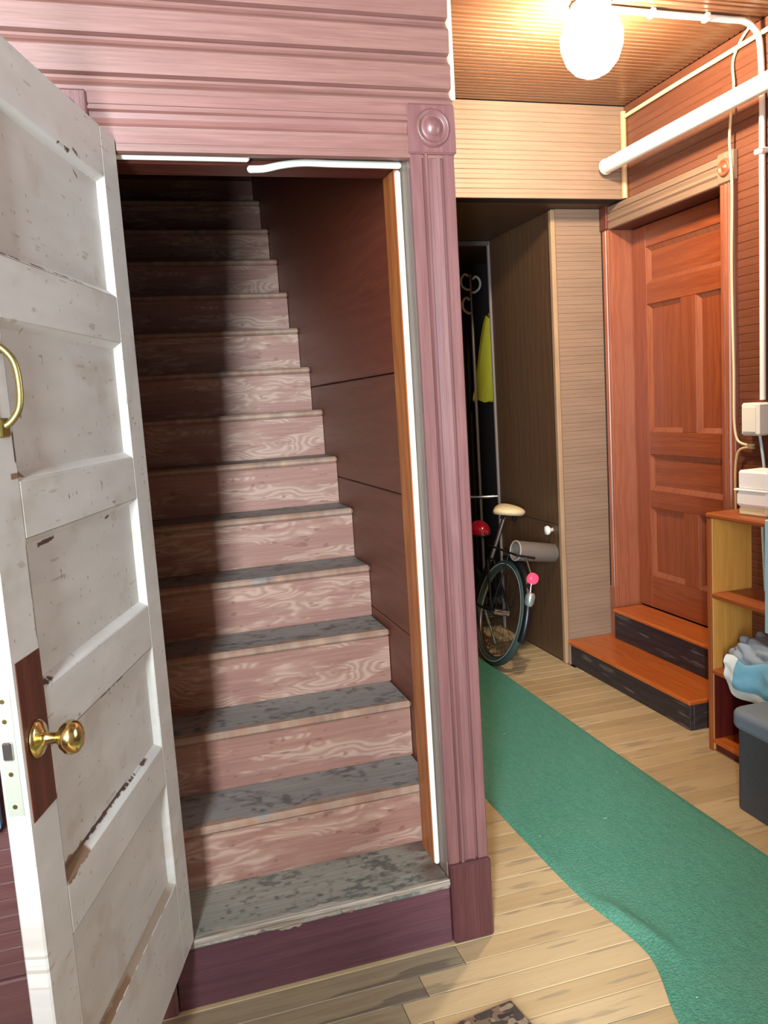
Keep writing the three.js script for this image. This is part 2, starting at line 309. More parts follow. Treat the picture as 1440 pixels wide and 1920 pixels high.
{ // red door: local x along z, faces -x
  const d = thing('red_door', 'varnished red-brown six-panel door above two wooden steps', 'door', [1.72, RD.y0 + 0.004, RD.z0 + 0.003]);
  const W = RD.z1 - RD.z0 - 0.006, Hh = RD.y1 - RD.y0 - 0.008, y = v => v - RD.y0 - 0.004, z = v => v - RD.z0 - 0.003, T = 0.04;
  const st = 0.115, ml = [0.385, 0.495];
  const pz = [[st, ml[0]], [ml[1], W - st]];
  const rails = [[0, 0.47], [0.83, 0.92], [1.105, 1.22], [1.855, 1.955], [2.135, 2.3]].map(r => r.map(y)); rails[0][0] = 0; rails[4][1] = Hh;
  mesh('stile', bx(0, T, 0, Hh, 0, st, 0.002, 'y'), M.redDoor, d); mesh('stile', bx(0, T, 0, Hh, W - st, W, 0.002, 'y'), M.redDoor, d);
  for (const [a, b] of rails) mesh('rail', bx(0, T, a, b, st, W - st, 0.002, 'z'), M.redDoor, d);
  for (const [a, b] of [[rails[0][1], rails[1][0]], [rails[2][1], rails[3][0]]]) mesh('mullion', bx(0, T, a, b, ml[0], ml[1], 0.002, 'y'), M.redDoor, d);
  const panel = (a, b, c, e) => {
    const f = 0.022, q = (yy, zz, xx) => [xx, yy, zz];
    const o = [q(a, c, 0.004), q(a, e, 0.004), q(b, e, 0.004), q(b, c, 0.004)], i = [q(a + f, c + f, 0.019), q(a + f, e - f, 0.019), q(b - f, e - f, 0.019), q(b - f, c + f, 0.019)];
    const ii = i.map(p => [0.0215, p[1], p[2]]);
    const v = [...o, ...i], F = []; for (let k = 0; k < 4; k++) F.push([k, (k + 1) % 4, 4 + (k + 1) % 4, 4 + k].reverse());
    mesh('panel_moulding', uvBox(tri(v, F), 'y'), M.redTrim, d);
    mesh('panel', bx(0.019, 0.03, a, b, c, e, 0.001, b - a > 0.3 ? 'y' : 'z'), M.redDoor, d);
  };
  for (const [c, e] of pz) { panel(rails[0][1], rails[1][0], c, e); panel(rails[2][1], rails[3][0], c, e); }
  panel(rails[1][1], rails[2][0], st, W - st); panel(rails[3][1], rails[4][0], st, W - st);
}
{ // two steps
  const a = thing('wooden_step', 'lower wide orange-brown wooden step with black sides on the plank floor', 'step', [1.32, 0, ZRET + 0.006]);
  mesh('tread', bx(-0.012, 0.262, 0.112, 0.134, 0, 1.02, 0.006, 'z'), M.stepTop, a);
  mesh('riser', bx(0, 0.02, 0, 0.112, 0, 1.01, 0.002, 'z'), M.stepDark, a);
  mesh('side_board', bx(0.02, 0.26, 0, 0.112, 0.99, 1.01, 0.002, 'x'), M.stepDark, a);
  mesh('side_board', bx(-0.01, 0.0, 0, 0.112, 0, 0.016, 0.002, 'y'), M.header, a);
  const b = thing('wooden_step', 'upper narrow orange-brown wooden step at the foot of the red door', 'step', [1.545, 0.134, RD.z0 + 0.03]);
  mesh('tread', bx(-0.012, 0.172, 0.142, 0.162, 0, 0.8, 0.006, 'z'), M.stepTop, b);
  mesh('riser', bx(0, 0.02, 0, 0.142, 0, 0.8, 0.002, 'z'), M.stepDark, b);
  mesh('side_board', bx(0.02, 0.17, 0, 0.142, 0.78, 0.8, 0.002, 'x'), M.stepDark, b);
}

// ───────────── front wall with the stair doorway ─────────────
{
  const w = struct('wall_front', 'pinkish maroon board siding wall around the stair doorway', 'wall');
  mesh('core', bx(XL, 0, HEAD + 0.02, H, -0.2, -0.02, 0.002), M.dark, w);
  mesh('core', bx(XL, OX0 - 0.02, 0, HEAD + 0.02, -0.2, -0.02, 0.002), M.dark, w);
  const P = 0.08;
  const prof = [[0, 0], [P, 0], [P, 0.006], [P - 0.003, 0.017], [0.027, 0.0195], [0.023, 0.017], [0.014, 0.0065], [0.006, 0.002], [0, 0.002]];  // across runs downward from the top edge: cove at the top
  const make = L => [0, 1, 2, 3].map(() => { let g = moulding(prof, L); g.rotateZ(-Math.PI / 2); return uvBox(g, 'x'); });
  const G = make(-XL); let i = 0;
  for (let y = 2.182 + P * 8; y > 2.1; y -= P) if (y - P < H) { const o = mesh('board', G[i++ % 4], M.siding, w); o.position.set(XL, Math.min(y, H), -0.02); if (y > H) o.scale.y = (H - y + P) / P; }
  hBoards(w, XL, OX0 - 0.115, 0.19, 2.102, -0.02, 0.08, M.casing);
  const p = struct('wall_partition', 'board partition between the stairs and the hallway', 'wall');
  mesh('stair_panel', bx(-0.068, -0.035, 0, 0.748, -4.3, -0.02, 0.003, 'z'), M.stairWall, p);
  mesh('stair_panel', bx(-0.068, -0.035, 0.752, 1.178, -4.3, -0.02, 0.003, 'z'), M.stairWall, p);
  mesh('stair_panel', bx(-0.068, -0.035, 1.181, 1.533, -4.3, -0.02, 0.003, 'z'), M.stairWall, p);
  mesh('stair_panel', bx(-0.068, -0.035, 1.537, 4.6, -4.3, -0.02, 0.003, 'z'), M.stairWallRed, p);
  mesh('hall_face', bx(-0.035, 0, 0, H, ZA, -0.02, 0.002, 'z'), M.rightWall, p);
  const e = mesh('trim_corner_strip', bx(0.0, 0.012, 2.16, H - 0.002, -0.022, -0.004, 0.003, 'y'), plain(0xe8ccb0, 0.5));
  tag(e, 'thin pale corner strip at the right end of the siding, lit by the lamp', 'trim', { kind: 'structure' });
}
{ // stair casing
  const t = struct('trim_stair_doorway', 'purple maroon fluted casing round the stair doorway with bullseye corner blocks', 'door casing');
  const w = -OX1;
  const fl = W => [[0, -0.02], [W, -0.02], [W, -0.005], [W - 0.003, -0.001], [W * 0.74, 0], [W * 0.725, -0.008], [W * 0.69, -0.008], [W * 0.66, 0.001], [W * 0.6, -0.004], [W * 0.5, -0.006], [W * 0.4, -0.003], [W * 0.365, 0.004], [W * 0.31, 0.004], [W * 0.28, -0.006], [W * 0.25, 0], [0.004, 0], [0, -0.004]];
  { let g = moulding(fl(w), HEAD - 0.225); g.translate(OX1, 0.225, 0); mesh('casing_board', uvBox(g, 'y'), M.casing, t); }
  { let g = moulding(fl(0.11), HEAD - 0.225); g.translate(OX0 - 0.112, 0.225, 0); mesh('casing_board', uvBox(g, 'y'), M.casing, t); }
  { let g = moulding(fl(0.11), OX1 - OX0); g.rotateZ(-Math.PI / 2); g.translate(OX0, HEAD + 0.11, 0); mesh('head_casing', uvBox(g, 'x'), wood({ a: 0x6e4742, b: 0x90675f, rough: 0.4, contrast: 0.6 }), t); }
  mesh('plinth_block', bx(OX1, 0.002, 0.0, 0.225, -0.02, 0.012, 0.006, 'y'), M.plinthShaded, t);
  mesh('plinth_block', bx(OX0 - 0.115, OX0, 0.0, 0.225, -0.02, 0.012, 0.006, 'y'), M.casing, t);
  for (const cx of [OX1 / 2, OX0 - 0.057]) {
    const bw = 0.06, cy = HEAD + 0.052;
    const b = mesh('corner_block', bx(cx - bw, cx + bw, HEAD - 0.006, HEAD + 0.108, -0.02, 0.008, 0.004, 'y'), M.casing, t);
    const g = lathe([[0, 0.016], [0.012, 0.014], [0.02, 0.008], [0.025, 0.001], [0.031, 0.001], [0.035, 0.009], [0.041, 0.009], [0.045, 0.0]], 36); g.rotateX(Math.PI / 2); g.translate(cx, cy, 0.008); mesh('bullseye', uvBox(g, 'y'), M.casing, b);
  }
  const j = struct('trim_stair_jamb', 'grey-brown jamb with orange stop boards inside the stair doorway', 'door jamb');
  mesh('jamb_board', bx(OX1, -0.068, SILL - 0.02, HEAD + 0.02, -0.2, -0.02, 0.002, 'y'), M.jamb, j);
  mesh('jamb_board', bx(OX0 - 0.02, OX0, SILL, HEAD + 0.02, -0.2, -0.02, 0.002, 'y'), M.jamb, j);
  mesh('head_jamb', bx(OX0, OX1, HEAD, HEAD + 0.02, -0.2, -0.02, 0.002, 'x'), M.jamb, j);
  mesh('stop_board', bx(OX1 - 0.014, OX1, SILL, HEAD - 0.014, -0.185, -0.088, 0.003, 'y'), M.stop, j);
  mesh('stop_board', bx(OX0, OX0 + 0.014, SILL, HEAD - 0.014, -0.185, -0.088, 0.003, 'y'), M.stop, j);
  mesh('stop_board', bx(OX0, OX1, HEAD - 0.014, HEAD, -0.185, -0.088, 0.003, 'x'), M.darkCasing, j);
}
{ // weatherstrip
  const m = plain(0xf4f4ea, 0.5);
  const s = (pts, label, r = 0.008) => tag(mesh('weatherstrip', merge([tube(pts, r, 60, 10), new THREE.SphereGeometry(r, 10, 8).translate(...pts[0]), new THREE.SphereGeometry(r, 10, 8).translate(...pts[pts.length - 1])]), m), label, 'weatherstrip');
  s([[OX1 - 0.008, SILL + 0.012, -0.078], [OX1 - 0.0085, 0.7, -0.079], [OX1 - 0.008, 1.3, -0.078], [OX1 - 0.009, 2.008, -0.078]], 'long white foam weatherstrip running down the right jamb of the stair doorway', 0.0075);
  s([[OX1 - 0.006, HEAD - 0.011, -0.075], [-0.28, HEAD - 0.01, -0.077], [-0.36, HEAD - 0.009, -0.078], [-0.41, HEAD - 0.016, -0.074], [-0.455, HEAD - 0.027, -0.068], [-0.485, HEAD - 0.029, -0.066]], 'white foam weatherstrip along the doorway head with a drooping loose left end', 0.0085);
  s([[-0.497, HEAD - 0.009, -0.05], [-0.6, HEAD - 0.009, -0.05], [-0.82, HEAD - 0.009, -0.05]], 'straight white foam weatherstrip along the left half of the doorway head', 0.009);
}

// ───────────── staircase ─────────────
{
  const st = thing('staircase', 'steep enclosed wooden stair with worn grey treads and scuffed red-brown risers', 'stairs', [0, 0, 0]);
  const SX0 = -0.868, SX1 = -0.07, W = SX1 - SX0, N = 14;
  const rT = [0, 1, 2, 3].map(k => tex(768, 192, (u, v) => {   // riser: red-brown paint worn to pale wood in ragged patches
    const s = 300 + k * 40, g = fbm(u, v, 5, 40, s, 4), w1 = fbm(u, v, 3, 3, s + 7, 3);
    let c = mix3([142, 100, 88], [172, 128, 114], g);
    const warp = fbm(u, v, 4, 3, s + 11, 3), ring = Math.sin((v * 6 + warp * 9) * 6.28);
    const worn = sstep(0.5, 0.62, w1 * 0.55 + fbm(u, v, 7, 9, s + 3, 4) * 0.45 + 0.22 * (0.5 - Math.abs(v - 0.38)) - 0.1 * Math.abs(u - 0.5));
    c = mix3(c, mix3([164, 130, 112], [198, 168, 150], 0.5 + 0.5 * ring), worn * 0.75);
    const sp = sstep(0.76, 0.84, fbm(u, v, 24, 16, s + 19, 3)); c = mix3(c, [200, 172, 152], sp * 0.3);
    const dk = sstep(0.72, 0.84, fbm(u, v, 22, 16, s + 23, 3)); c = mix3(c, [100, 62, 48], dk * 0.4);
    return c;
  }));
  const tT = [0, 1, 2, 3].map(k => tex(768, 192, (u, v) => {   // tread: v = 0 at the nosing
    const s = 500 + k * 40, g = fbm(u, v, 6, 46, s, 4), bl = fbm(u, v, 8, 4, s + 5, 4);
    let c = mix3([126, 122, 118], [164, 160, 154], g);
    c = mix3(c, [84, 82, 80], sstep(0.5, 0.72, 0.6 * fbm(u, v, 34, 14, s + 17, 4) + 0.4 * bl) * 0.75);
    const e = 0.08 + 0.12 * (fbm(u, v, 14, 2, s + 9, 4) - 0.5) * 2;
    c = mix3(c, mix3([150, 104, 82], [192, 158, 132], fbm(u, v, 30, 6, s + 14, 3)), (v < e ? 1 : 1 - sstep(e, e + 0.03, v)) * (0.55 + 0.45 * fbm(u, v, 40, 8, s + 31, 2)));
    return c;
  }));
  const rM = rT.map(map => new THREE.MeshPhysicalMaterial({ map, roughness: 0.5 })), tM = tT.map(map => new THREE.MeshPhysicalMaterial({ map, roughness: 0.55 }));
  const boxN = (x0, x1, y0, y1, z0, z1, c, f) => { const g = bx(x0, x1, y0, y1, z0, z1, c), P = g.attributes.position, U = g.attributes.uv; for (let i = 0; i < P.count; i++) { const [u, v] = f(P.getX(i), P.getY(i), P.getZ(i)); U.setXY(i, u, v); } return g; };
  for (let k = 1; k <= N; k++) {
    const yTop = SILL + k * RISE, yB = yTop - RISE, zn = -0.007 - k * GO, zr = zn - 0.02;
    mesh('riser', boxN(SX0, SX1, yB, yTop - 0.024, zr - 0.018, zr, 0.001, (x, y) => [(x - SX0) / W * 0.98 + 0.01, clamp((y - yB) / RISE * 0.98, 0.01, 0.99)]), rM[(k * 3) % 4], st);
    if (k < N) mesh('tread', boxN(SX0, SX1, yTop - 0.024, yTop, zr - GO - 0.012, zn, 0.007, (x, y, z) => [(x - SX0) / W * 0.98 + 0.01, clamp((zn - z) / (GO + 0.035) * 0.97 + (yTop - y) * 0.0, 0.01, 0.98)]), tM[(k * 5 + 1) % 4], st);
  }
  mesh('landing', bx(SX0, SX1, SILL + N * RISE - 0.03, SILL + N * RISE, -4.2, -0.007 - N * GO, 0.004), M.stairWall, st);
  // threshold: grey worn board with a chipped, paint-worn front edge, over a maroon board
  const thT = tex(1024, 256, (u, v) => {
    const g = fbm(u, v, 6, 40, 700, 4), bl = fbm(u, v, 9, 5, 705, 4);
    let c = mix3([128, 126, 116], [166, 164, 150], g); c = mix3(c, [78, 82, 78], sstep(0.5, 0.72, 0.6 * fbm(u, v, 40, 18, 717, 4) + 0.4 * bl) * 0.75); c = mix3(c, [70, 64, 54], sstep(0.84, 0.97, v + 0.1 * (fbm(u, v, 30, 3, 741, 3) - 0.5)) * 0.0);
    c = mix3(c, [90, 64, 56], sstep(0.86, 0.98, u) * sstep(0.2, 0.5, fbm(u, v, 10, 6, 733, 3)) * 0.7);
    return c;
  });
  mesh('threshold', boxN(OX0 + 0.002, OX1 - 0.001, SILL - 0.025, SILL, -0.225, 0.002, 0.003, (x, y, z) => [(x - OX0) / (OX1 - OX0), (0.002 - z) / 0.23]), new THREE.MeshPhysicalMaterial({ map: thT, roughness: 0.5 }), st);
  // ragged pale strip of bare wood along the front edge
  { const n = 140, N1 = new ImprovedNoise(), V = [], F = [];
    for (let i = 0; i <= n; i++) {
      const t = i / n, x = OX0 + 0.004 + (OX1 - OX0 - 0.006) * t, mid = 0.35 + 0.65 * Math.sin(Math.PI * Math.min(1, t * 1.1));
      const a = clamp(0.45 + 0.9 * N1.noise(t * 9, 3.1, 0.4) + 0.5 * N1.noise(t * 31, 1.1, 5.4)), b = clamp(0.5 + 0.9 * N1.noise(t * 12, 9.3, 1.7) + 0.6 * N1.noise(t * 44, 2.3, 8.7));
      V.push([x, SILL + 0.0011, -0.005 - 0.02 * a * mid], [x, SILL + 0.0007, 0.0008], [x, SILL - 0.005, 0.0040], [x, SILL - 0.008 - 0.022 * b * mid, 0.0034]);
    }
    for (let i = 0; i < n; i++) for (let k = 0; k < 3; k++) { const a = i * 4 + k; F.push([a, a + 1, a + 5, a + 4]); }
    mesh('chipped_edge', uvBox(tri(V, F), 'x'), wood({ a: 0x786858, b: 0xb8aea2, rough: 0.65, contrast: 1.8 }), st);
  }
  mesh('bottom_riser', bx(OX0 + 0.002, OX1 - 0.001, 0, SILL - 0.025, -0.03, -0.004, 0.002, 'x'), wood({ a: 0x50323a, b: 0x6a444c, rough: 0.36, contrast: 0.8 }), st);  // maroon board, its colour lowered to stand in for shade near the floor
  const sw = struct('wall_stairs', 'dark reddish brown boarded walls enclosing the stairs', 'wall');
  mesh('left_face', bx(SX0 - 0.05, SX0 - 0.002, 0, 4.6, -4.3, -0.2, 0.002, 'z'), M.stairWall, sw);
  mesh('end_face', bx(SX0, SX1, 2.0, 4.6, -4.3, -4.2, 0.002, 'x'), M.stairWall, sw);
  mesh('top_face', bx(SX0 - 0.05, 0, 4.6, 4.7, -4.3, -0.02, 0.002, 'x'), M.dark, sw);
  mesh('front_face', bx(SX0 - 0.05, 0, H, 4.6, -0.2, -0.02, 0.002, 'x'), M.dark, sw);
}

// ───────────── white five-panel door, open toward the camera ─────────────
{
  const W = 0.722, HH = 1.862, Y0 = 0.186, T = 0.036;
  const d = thing('white_door', 'old white painted five-panel door standing open with bare scars in the paint', 'door', [-0.817, Y0, -0.008], -108 * Math.PI / 180);
  const yy = v => v - Y0;
  // aged white paint over the whole face, u = along the door from the hinge, v = height
  const chips = [  // [s, y, half length, half width, angle, tone]
    [0.53, 1.262, 0.035, 0.0035, -0.06, 0], [0.608, 1.225, 0.03, 0.0035, 1.57, 0], [0.62, 1.56, 0.05, 0.0025, 0, 1], [0.245, 1.262, 0.012, 0.0025, -0.1, 0],
    [0.34, 0.94, 0.04, 0.0028, 0, 1], [0.27, 0.94, 0.018, 0.003, 0, 0], [0.52, 0.945, 0.03, 0.003, 0, 0], [0.3, 0.942, 0.012, 0.003, 0, 0],
    [0.45, 0.732, 0.17, 0.0028, 0, 0], [0.575, 0.727, 0.055, 0.012, 0, 2], [0.25, 0.729, 0.08, 0.002, 0, 1],
    [0.36, 0.622, 0.2, 0.0028, 0, 1], [0.42, 0.627, 0.1, 0.002, 0, 1], [0.36, 0.396, 0.27, 0.007, 0, 3], [0.5, 0.394, 0.1, 0.006, 0, 2],
    [0.3, 1.945, 0.03, 0.0025, 0, 1], [0.24, 1.95, 0.02, 0.003, 0.2, 1], [0.22, 1.92, 0.012, 0.002, 0.5, 0],
    [0.632, 1.42, 0.025, 0.0035, 1.57, 0], [0.625, 1.378, 0.03, 0.005, 0, 2], [0.622, 0.55, 0.03, 0.004, 1.57, 0], [0.45, 1.33, 0.008, 0.002, 1.5, 1], [0.62, 1.05, 0.04, 0.003, 0, 1], [0.45, 1.71, 0.2, 0.002, 0, 1], [0.63, 1.0, 0.1, 0.003, 1.57, 3], [0.63, 1.2, 0.08, 0.0025, 1.57, 3],
  ];
  const paint = tex(512, 1280, (u, v) => {
    const s = u * W, y = Y0 + v * HH;
    let c = mix3([204, 200, 193], [224, 221, 215], fbm(u, v, 6, 60, 800, 4));
    c = mix3(c, [190, 178, 164], sstep(0.58, 0.75, fbm(u, v, 7, 22, 810, 4)) * 0.4);
    const hair = sstep(0.80, 0.84, fbm(u, v, 10, 170, 820, 3)); c = mix3(c, [150, 128, 110], hair * 0.35);
    const fleck = sstep(0.86, 0.9, fbm(u, v, 70, 150, 830, 2)); c = mix3(c, [130, 108, 90], fleck * 0.5);
    for (const [cs, cy, L, w, a, t] of chips) {
      const dx = s - cs, dy = y - cy; if (Math.abs(dx) > L + 0.02 && Math.abs(dy) > L + 0.02) continue;
      const p = dx * Math.cos(a) + dy * Math.sin(a), q = -dx * Math.sin(a) + dy * Math.cos(a);
      const n = fbm(u, v, 50, 120, 840, 3);
      const k = (1 - sstep(L * 0.8, L, Math.abs(p))) * (Math.abs(q) < w * (t === 3 ? 0.8 + 0.4 * n : 0.3 + 1.3 * n) ? 1 : 0) * (t === 1 ? (n > 0.45 ? 1 : 0.15) : 1);
      c = mix3(c, t === 2 ? [128, 96, 70] : t === 3 ? [150, 132, 112] : [66, 48, 40], k * (t === 3 ? 0.9 : 0.85));
    }
    return c;
  });
  const mP = new THREE.MeshPhysicalMaterial({ map: paint, roughness: 0.42 });
  const uvD = g => { const P = g.attributes.position, U = g.attributes.uv; for (let i = 0; i < P.count; i++) U.setXY(i, clamp(P.getX(i) / W, 0.002, 0.998), clamp(P.getY(i) / HH, 0.002, 0.998)); return g; };
  const st = 0.095;
  const rails = [[Y0, 0.39], [0.63, 0.72], [0.95, 1.045], [1.28, 1.37], [1.61, 1.705], [1.945, Y0 + HH]].map(r => r.map(yy));
  mesh('stile', uvD(bx(0, st, 0, HH, -T, 0, 0.003, 'y')), mP, d); mesh('stile', uvD(bx(W - st, W, 0, HH, -T, 0, 0.003, 'y')), mP, d);
  for (const [a, b] of rails) mesh('rail', uvD(bx(st, W - st, a, b, -T, 0, 0.002)), mP, d);
  for (let i = 0; i < 5; i++) {
    const a = rails[i][1], b = rails[i + 1][0], c = st, e = W - st, f = 0.012;
    mesh('panel', uvD(bx(c - 0.004, e + 0.004, a - 0.004, b + 0.004, -T / 2 - 0.004, -T / 2 + 0.004, 0.001)), mP, d);
    for (const [zo, zi] of [[-T + 0.001, -T / 2 - 0.004], [-0.001, -T / 2 + 0.004]]) {
      const V = [[c, a, zo], [e, a, zo], [e, b, zo], [c, b, zo], [c + f, a + f, zi], [e - f, a + f, zi], [e - f, b - f, zi], [c + f, b - f, zi]], F = [];
      for (let k = 0; k < 4; k++) F.push([k, (k + 1) % 4, 4 + (k + 1) % 4, 4 + k]);
      mesh('panel_moulding', uvD(uvBox(tri(V, F))), mP, d);
    }
  }
  // bare wood patch, rose, knobs
  const kx = 0.672, ky = yy(0.982);
  const patch = mesh('bare_wood_patch', bx(0.63, 0.711, yy(0.866), yy(1.111), -T - 0.0012, -T + 0.001, 0.0005, 'y'), wood({ a: 0x4a2014, b: 0x6a3220, rough: 0.4 }), d); patch.userData.label = 'dark maroon bare wood rectangle where a lock plate was';
  const knob = side => {
    const g = lathe([[0, 0], [0.029, 0], [0.029, 0.003], [0.025, 0.007], [0.014, 0.011], [0.0095, 0.016], [0.0085, 0.03], [0.011, 0.034], [0.019, 0.039], [0.0255, 0.047], [0.0265, 0.055], [0.0235, 0.063], [0.016, 0.068], [0.007, 0.07], [0, 0.07]].map(([a, b]) => [a, b]), 40);
    g.rotateX(side < 0 ? -Math.PI / 2 : Math.PI / 2); g.translate(kx, ky, side < 0 ? -T - 0.001 : 0); const o = mesh('knob', g, M.brass, d); o.userData.label = 'shiny turned brass knob';
  };
  knob(-1); knob(1);
  // latch plate on the free edge
  const lp = mesh('latch_plate', bx(W, W + 0.0018, yy(0.885), yy(1.075), -T + 0.006, -0.006, 0.0006, 'y'), plain(0xb4b8a8, 0.4, { metalness: 0.2 }), d);
  mesh('latch_bolt', bx(W + 0.0015, W + 0.009, yy(0.972), yy(1.0), -0.026, -0.012, 0.003, 'y'), M.steel, lp);
  for (const y of [0.9, 0.95, 1.03, 1.06]) { const g = new THREE.CylinderGeometry(0.0035, 0.0035, 0.0016, 12); g.rotateZ(Math.PI / 2); g.translate(W + 0.002, yy(y), -T / 2); mesh('screw', g, M.oldBrass, lp); }
  // pull handle
  const h = new THREE.Group(); h.name = 'pull_handle'; h.userData.label = 'old brass D-shaped pull'; d.add(h);
  mesh('grip', tube([[0.665, yy(1.452), -T - 0.006], [0.663, yy(1.457), -T - 0.014], [0.66, yy(1.475), -T - 0.027], [0.658, yy(1.51), -T - 0.031], [0.66, yy(1.545), -T - 0.027], [0.663, yy(1.563), -T - 0.014], [0.665, yy(1.568), -T - 0.006]], 0.0052, 40, 12), M.oldBrass, h);
  for (const y of [1.45, 1.57]) mesh('foot', bx(0.65, 0.68, yy(y) - 0.014, yy(y) + 0.014, -T - 0.008, -T, 0.003, 'y'), M.oldBrass, h);
  // hinges
  for (const y of [0.45, 1.1, 1.8]) mesh('hinge', rod([-0.003, yy(y) - 0.045, 0.004], [-0.003, yy(y) + 0.045, 0.004], 0.006), M.oldBrass, d);
}

// ───────────── rest of the shell ─────────────
{
  const l = struct('wall_left', 'plain wall of the entry hall left of the open door', 'wall');
  mesh('face', bx(XL - 0.1, XL, 0, H, -0.2, ZB, 0.002, 'z'), M.siding, l);
  const b = struct('wall_back', 'street wall behind the camera with the open doorway', 'wall');
  mesh('face', bx(XL, DOOR.x0, 0, H, ZB, ZB + 0.15, 0.002), M.plaster, b);
  mesh('face', bx(DOOR.x1, XR, 0, H, ZB, ZB + 0.15, 0.002), M.plaster, b);
  mesh('face', bx(DOOR.x0, DOOR.x1, DOOR.y1, H, ZB, ZB + 0.15, 0.002), M.plaster, b);
  mesh('face', bx(DOOR.x0, DOOR.x1, 0, DOOR.y0, ZB, ZB + 0.15, 0.002), M.plaster, b);
  const v = struct('wall_added_beam_edge', 'added unseen wall behind the camera that cuts the daylight beam edge', 'wall');  // unseen wall, added to cut the edge of the daylight beam on the carpet
  mesh('face', bx(-0.93, XR, 0, H, 2.4, 2.5, 0.002), M.plaster, v);
  const cu = thing('added_shade_cupboard', 'chest-high dark wooden cupboard added behind the viewpoint to shade floor and casing', 'cupboard', [-2.6, 0, 2.02]);  // unseen cupboard, added to block low daylight from floor and lower casing
  mesh('carcass', bx(0, 1.5, 0, 1.16, 0, 0.2, 0.004), M.darkCasing, cu);
  mesh('top_board', bx(-0.01, 1.51, 1.162, 1.182, -0.012, 0.21, 0.004), M.darkCasing, cu);
  for (const x of [0.02, 0.76]) { const dd = mesh('door', bx(x, x + 0.72, 0.06, 1.14, -0.02, -0.002, 0.004, 'y'), M.darkCasing, cu); mesh('handle', rod([x + 0.36, 0.7, -0.022], [x + 0.36, 0.7, -0.05], 0.012), M.oldBrass, dd); }
  const wf = struct('window_1', 'added unseen window in the right wall, fill for the white door', 'window');  // unseen window, added to carry the fill on the white door
  for (const z of [ADDED_WIN.z0, ADDED_WIN.z1 - 0.04]) mesh('window_frame', bx(XR + 0.01, XR + 0.08, ADDED_WIN.y0, ADDED_WIN.y1, z, z + 0.04, 0.003, 'y'), M.whitePaint, wf);
  for (const y of [ADDED_WIN.y0, ADDED_WIN.y1 - 0.04]) mesh('window_frame', bx(XR + 0.01, XR + 0.08, y, y + 0.04, ADDED_WIN.z0 + 0.04, ADDED_WIN.z1 - 0.04, 0.003, 'z'), M.whitePaint, wf);
  mesh('pane', bx(XR + 0.04, XR + 0.044, ADDED_WIN.y0 + 0.04, ADDED_WIN.y1 - 0.04, ADDED_WIN.z0 + 0.04, ADDED_WIN.z1 - 0.04, 0.0005), new THREE.MeshPhysicalMaterial({ color: 0xffffff, roughness: 0.02, transmission: 1, thickness: 0 }), wf);
  mesh('baseboard_front', bx(XL, OX0 - 0.115, 0, 0.19, -0.02, 0.004, 0.004, 'x'), M.casing).userData = { label: 'purple maroon baseboard behind the open white door', category: 'baseboard', kind: 'structure' };
}

{
  const b = thing('wall_pocket', 'small light blue plastic pocket on the wall behind the open white door', 'wall pocket', [-1.27, 0.56, 0.0]);
  mesh('body', box(0.2, 0.13, 0.05, 0.012).translate(0, 0.065, 0.018), plain(0x6fb4e6, 0.45), b);
  mesh('rim', box(0.206, 0.014, 0.056, 0.005).translate(0, 0.127, 0.018), plain(0x9ccdf0, 0.45), b);
}
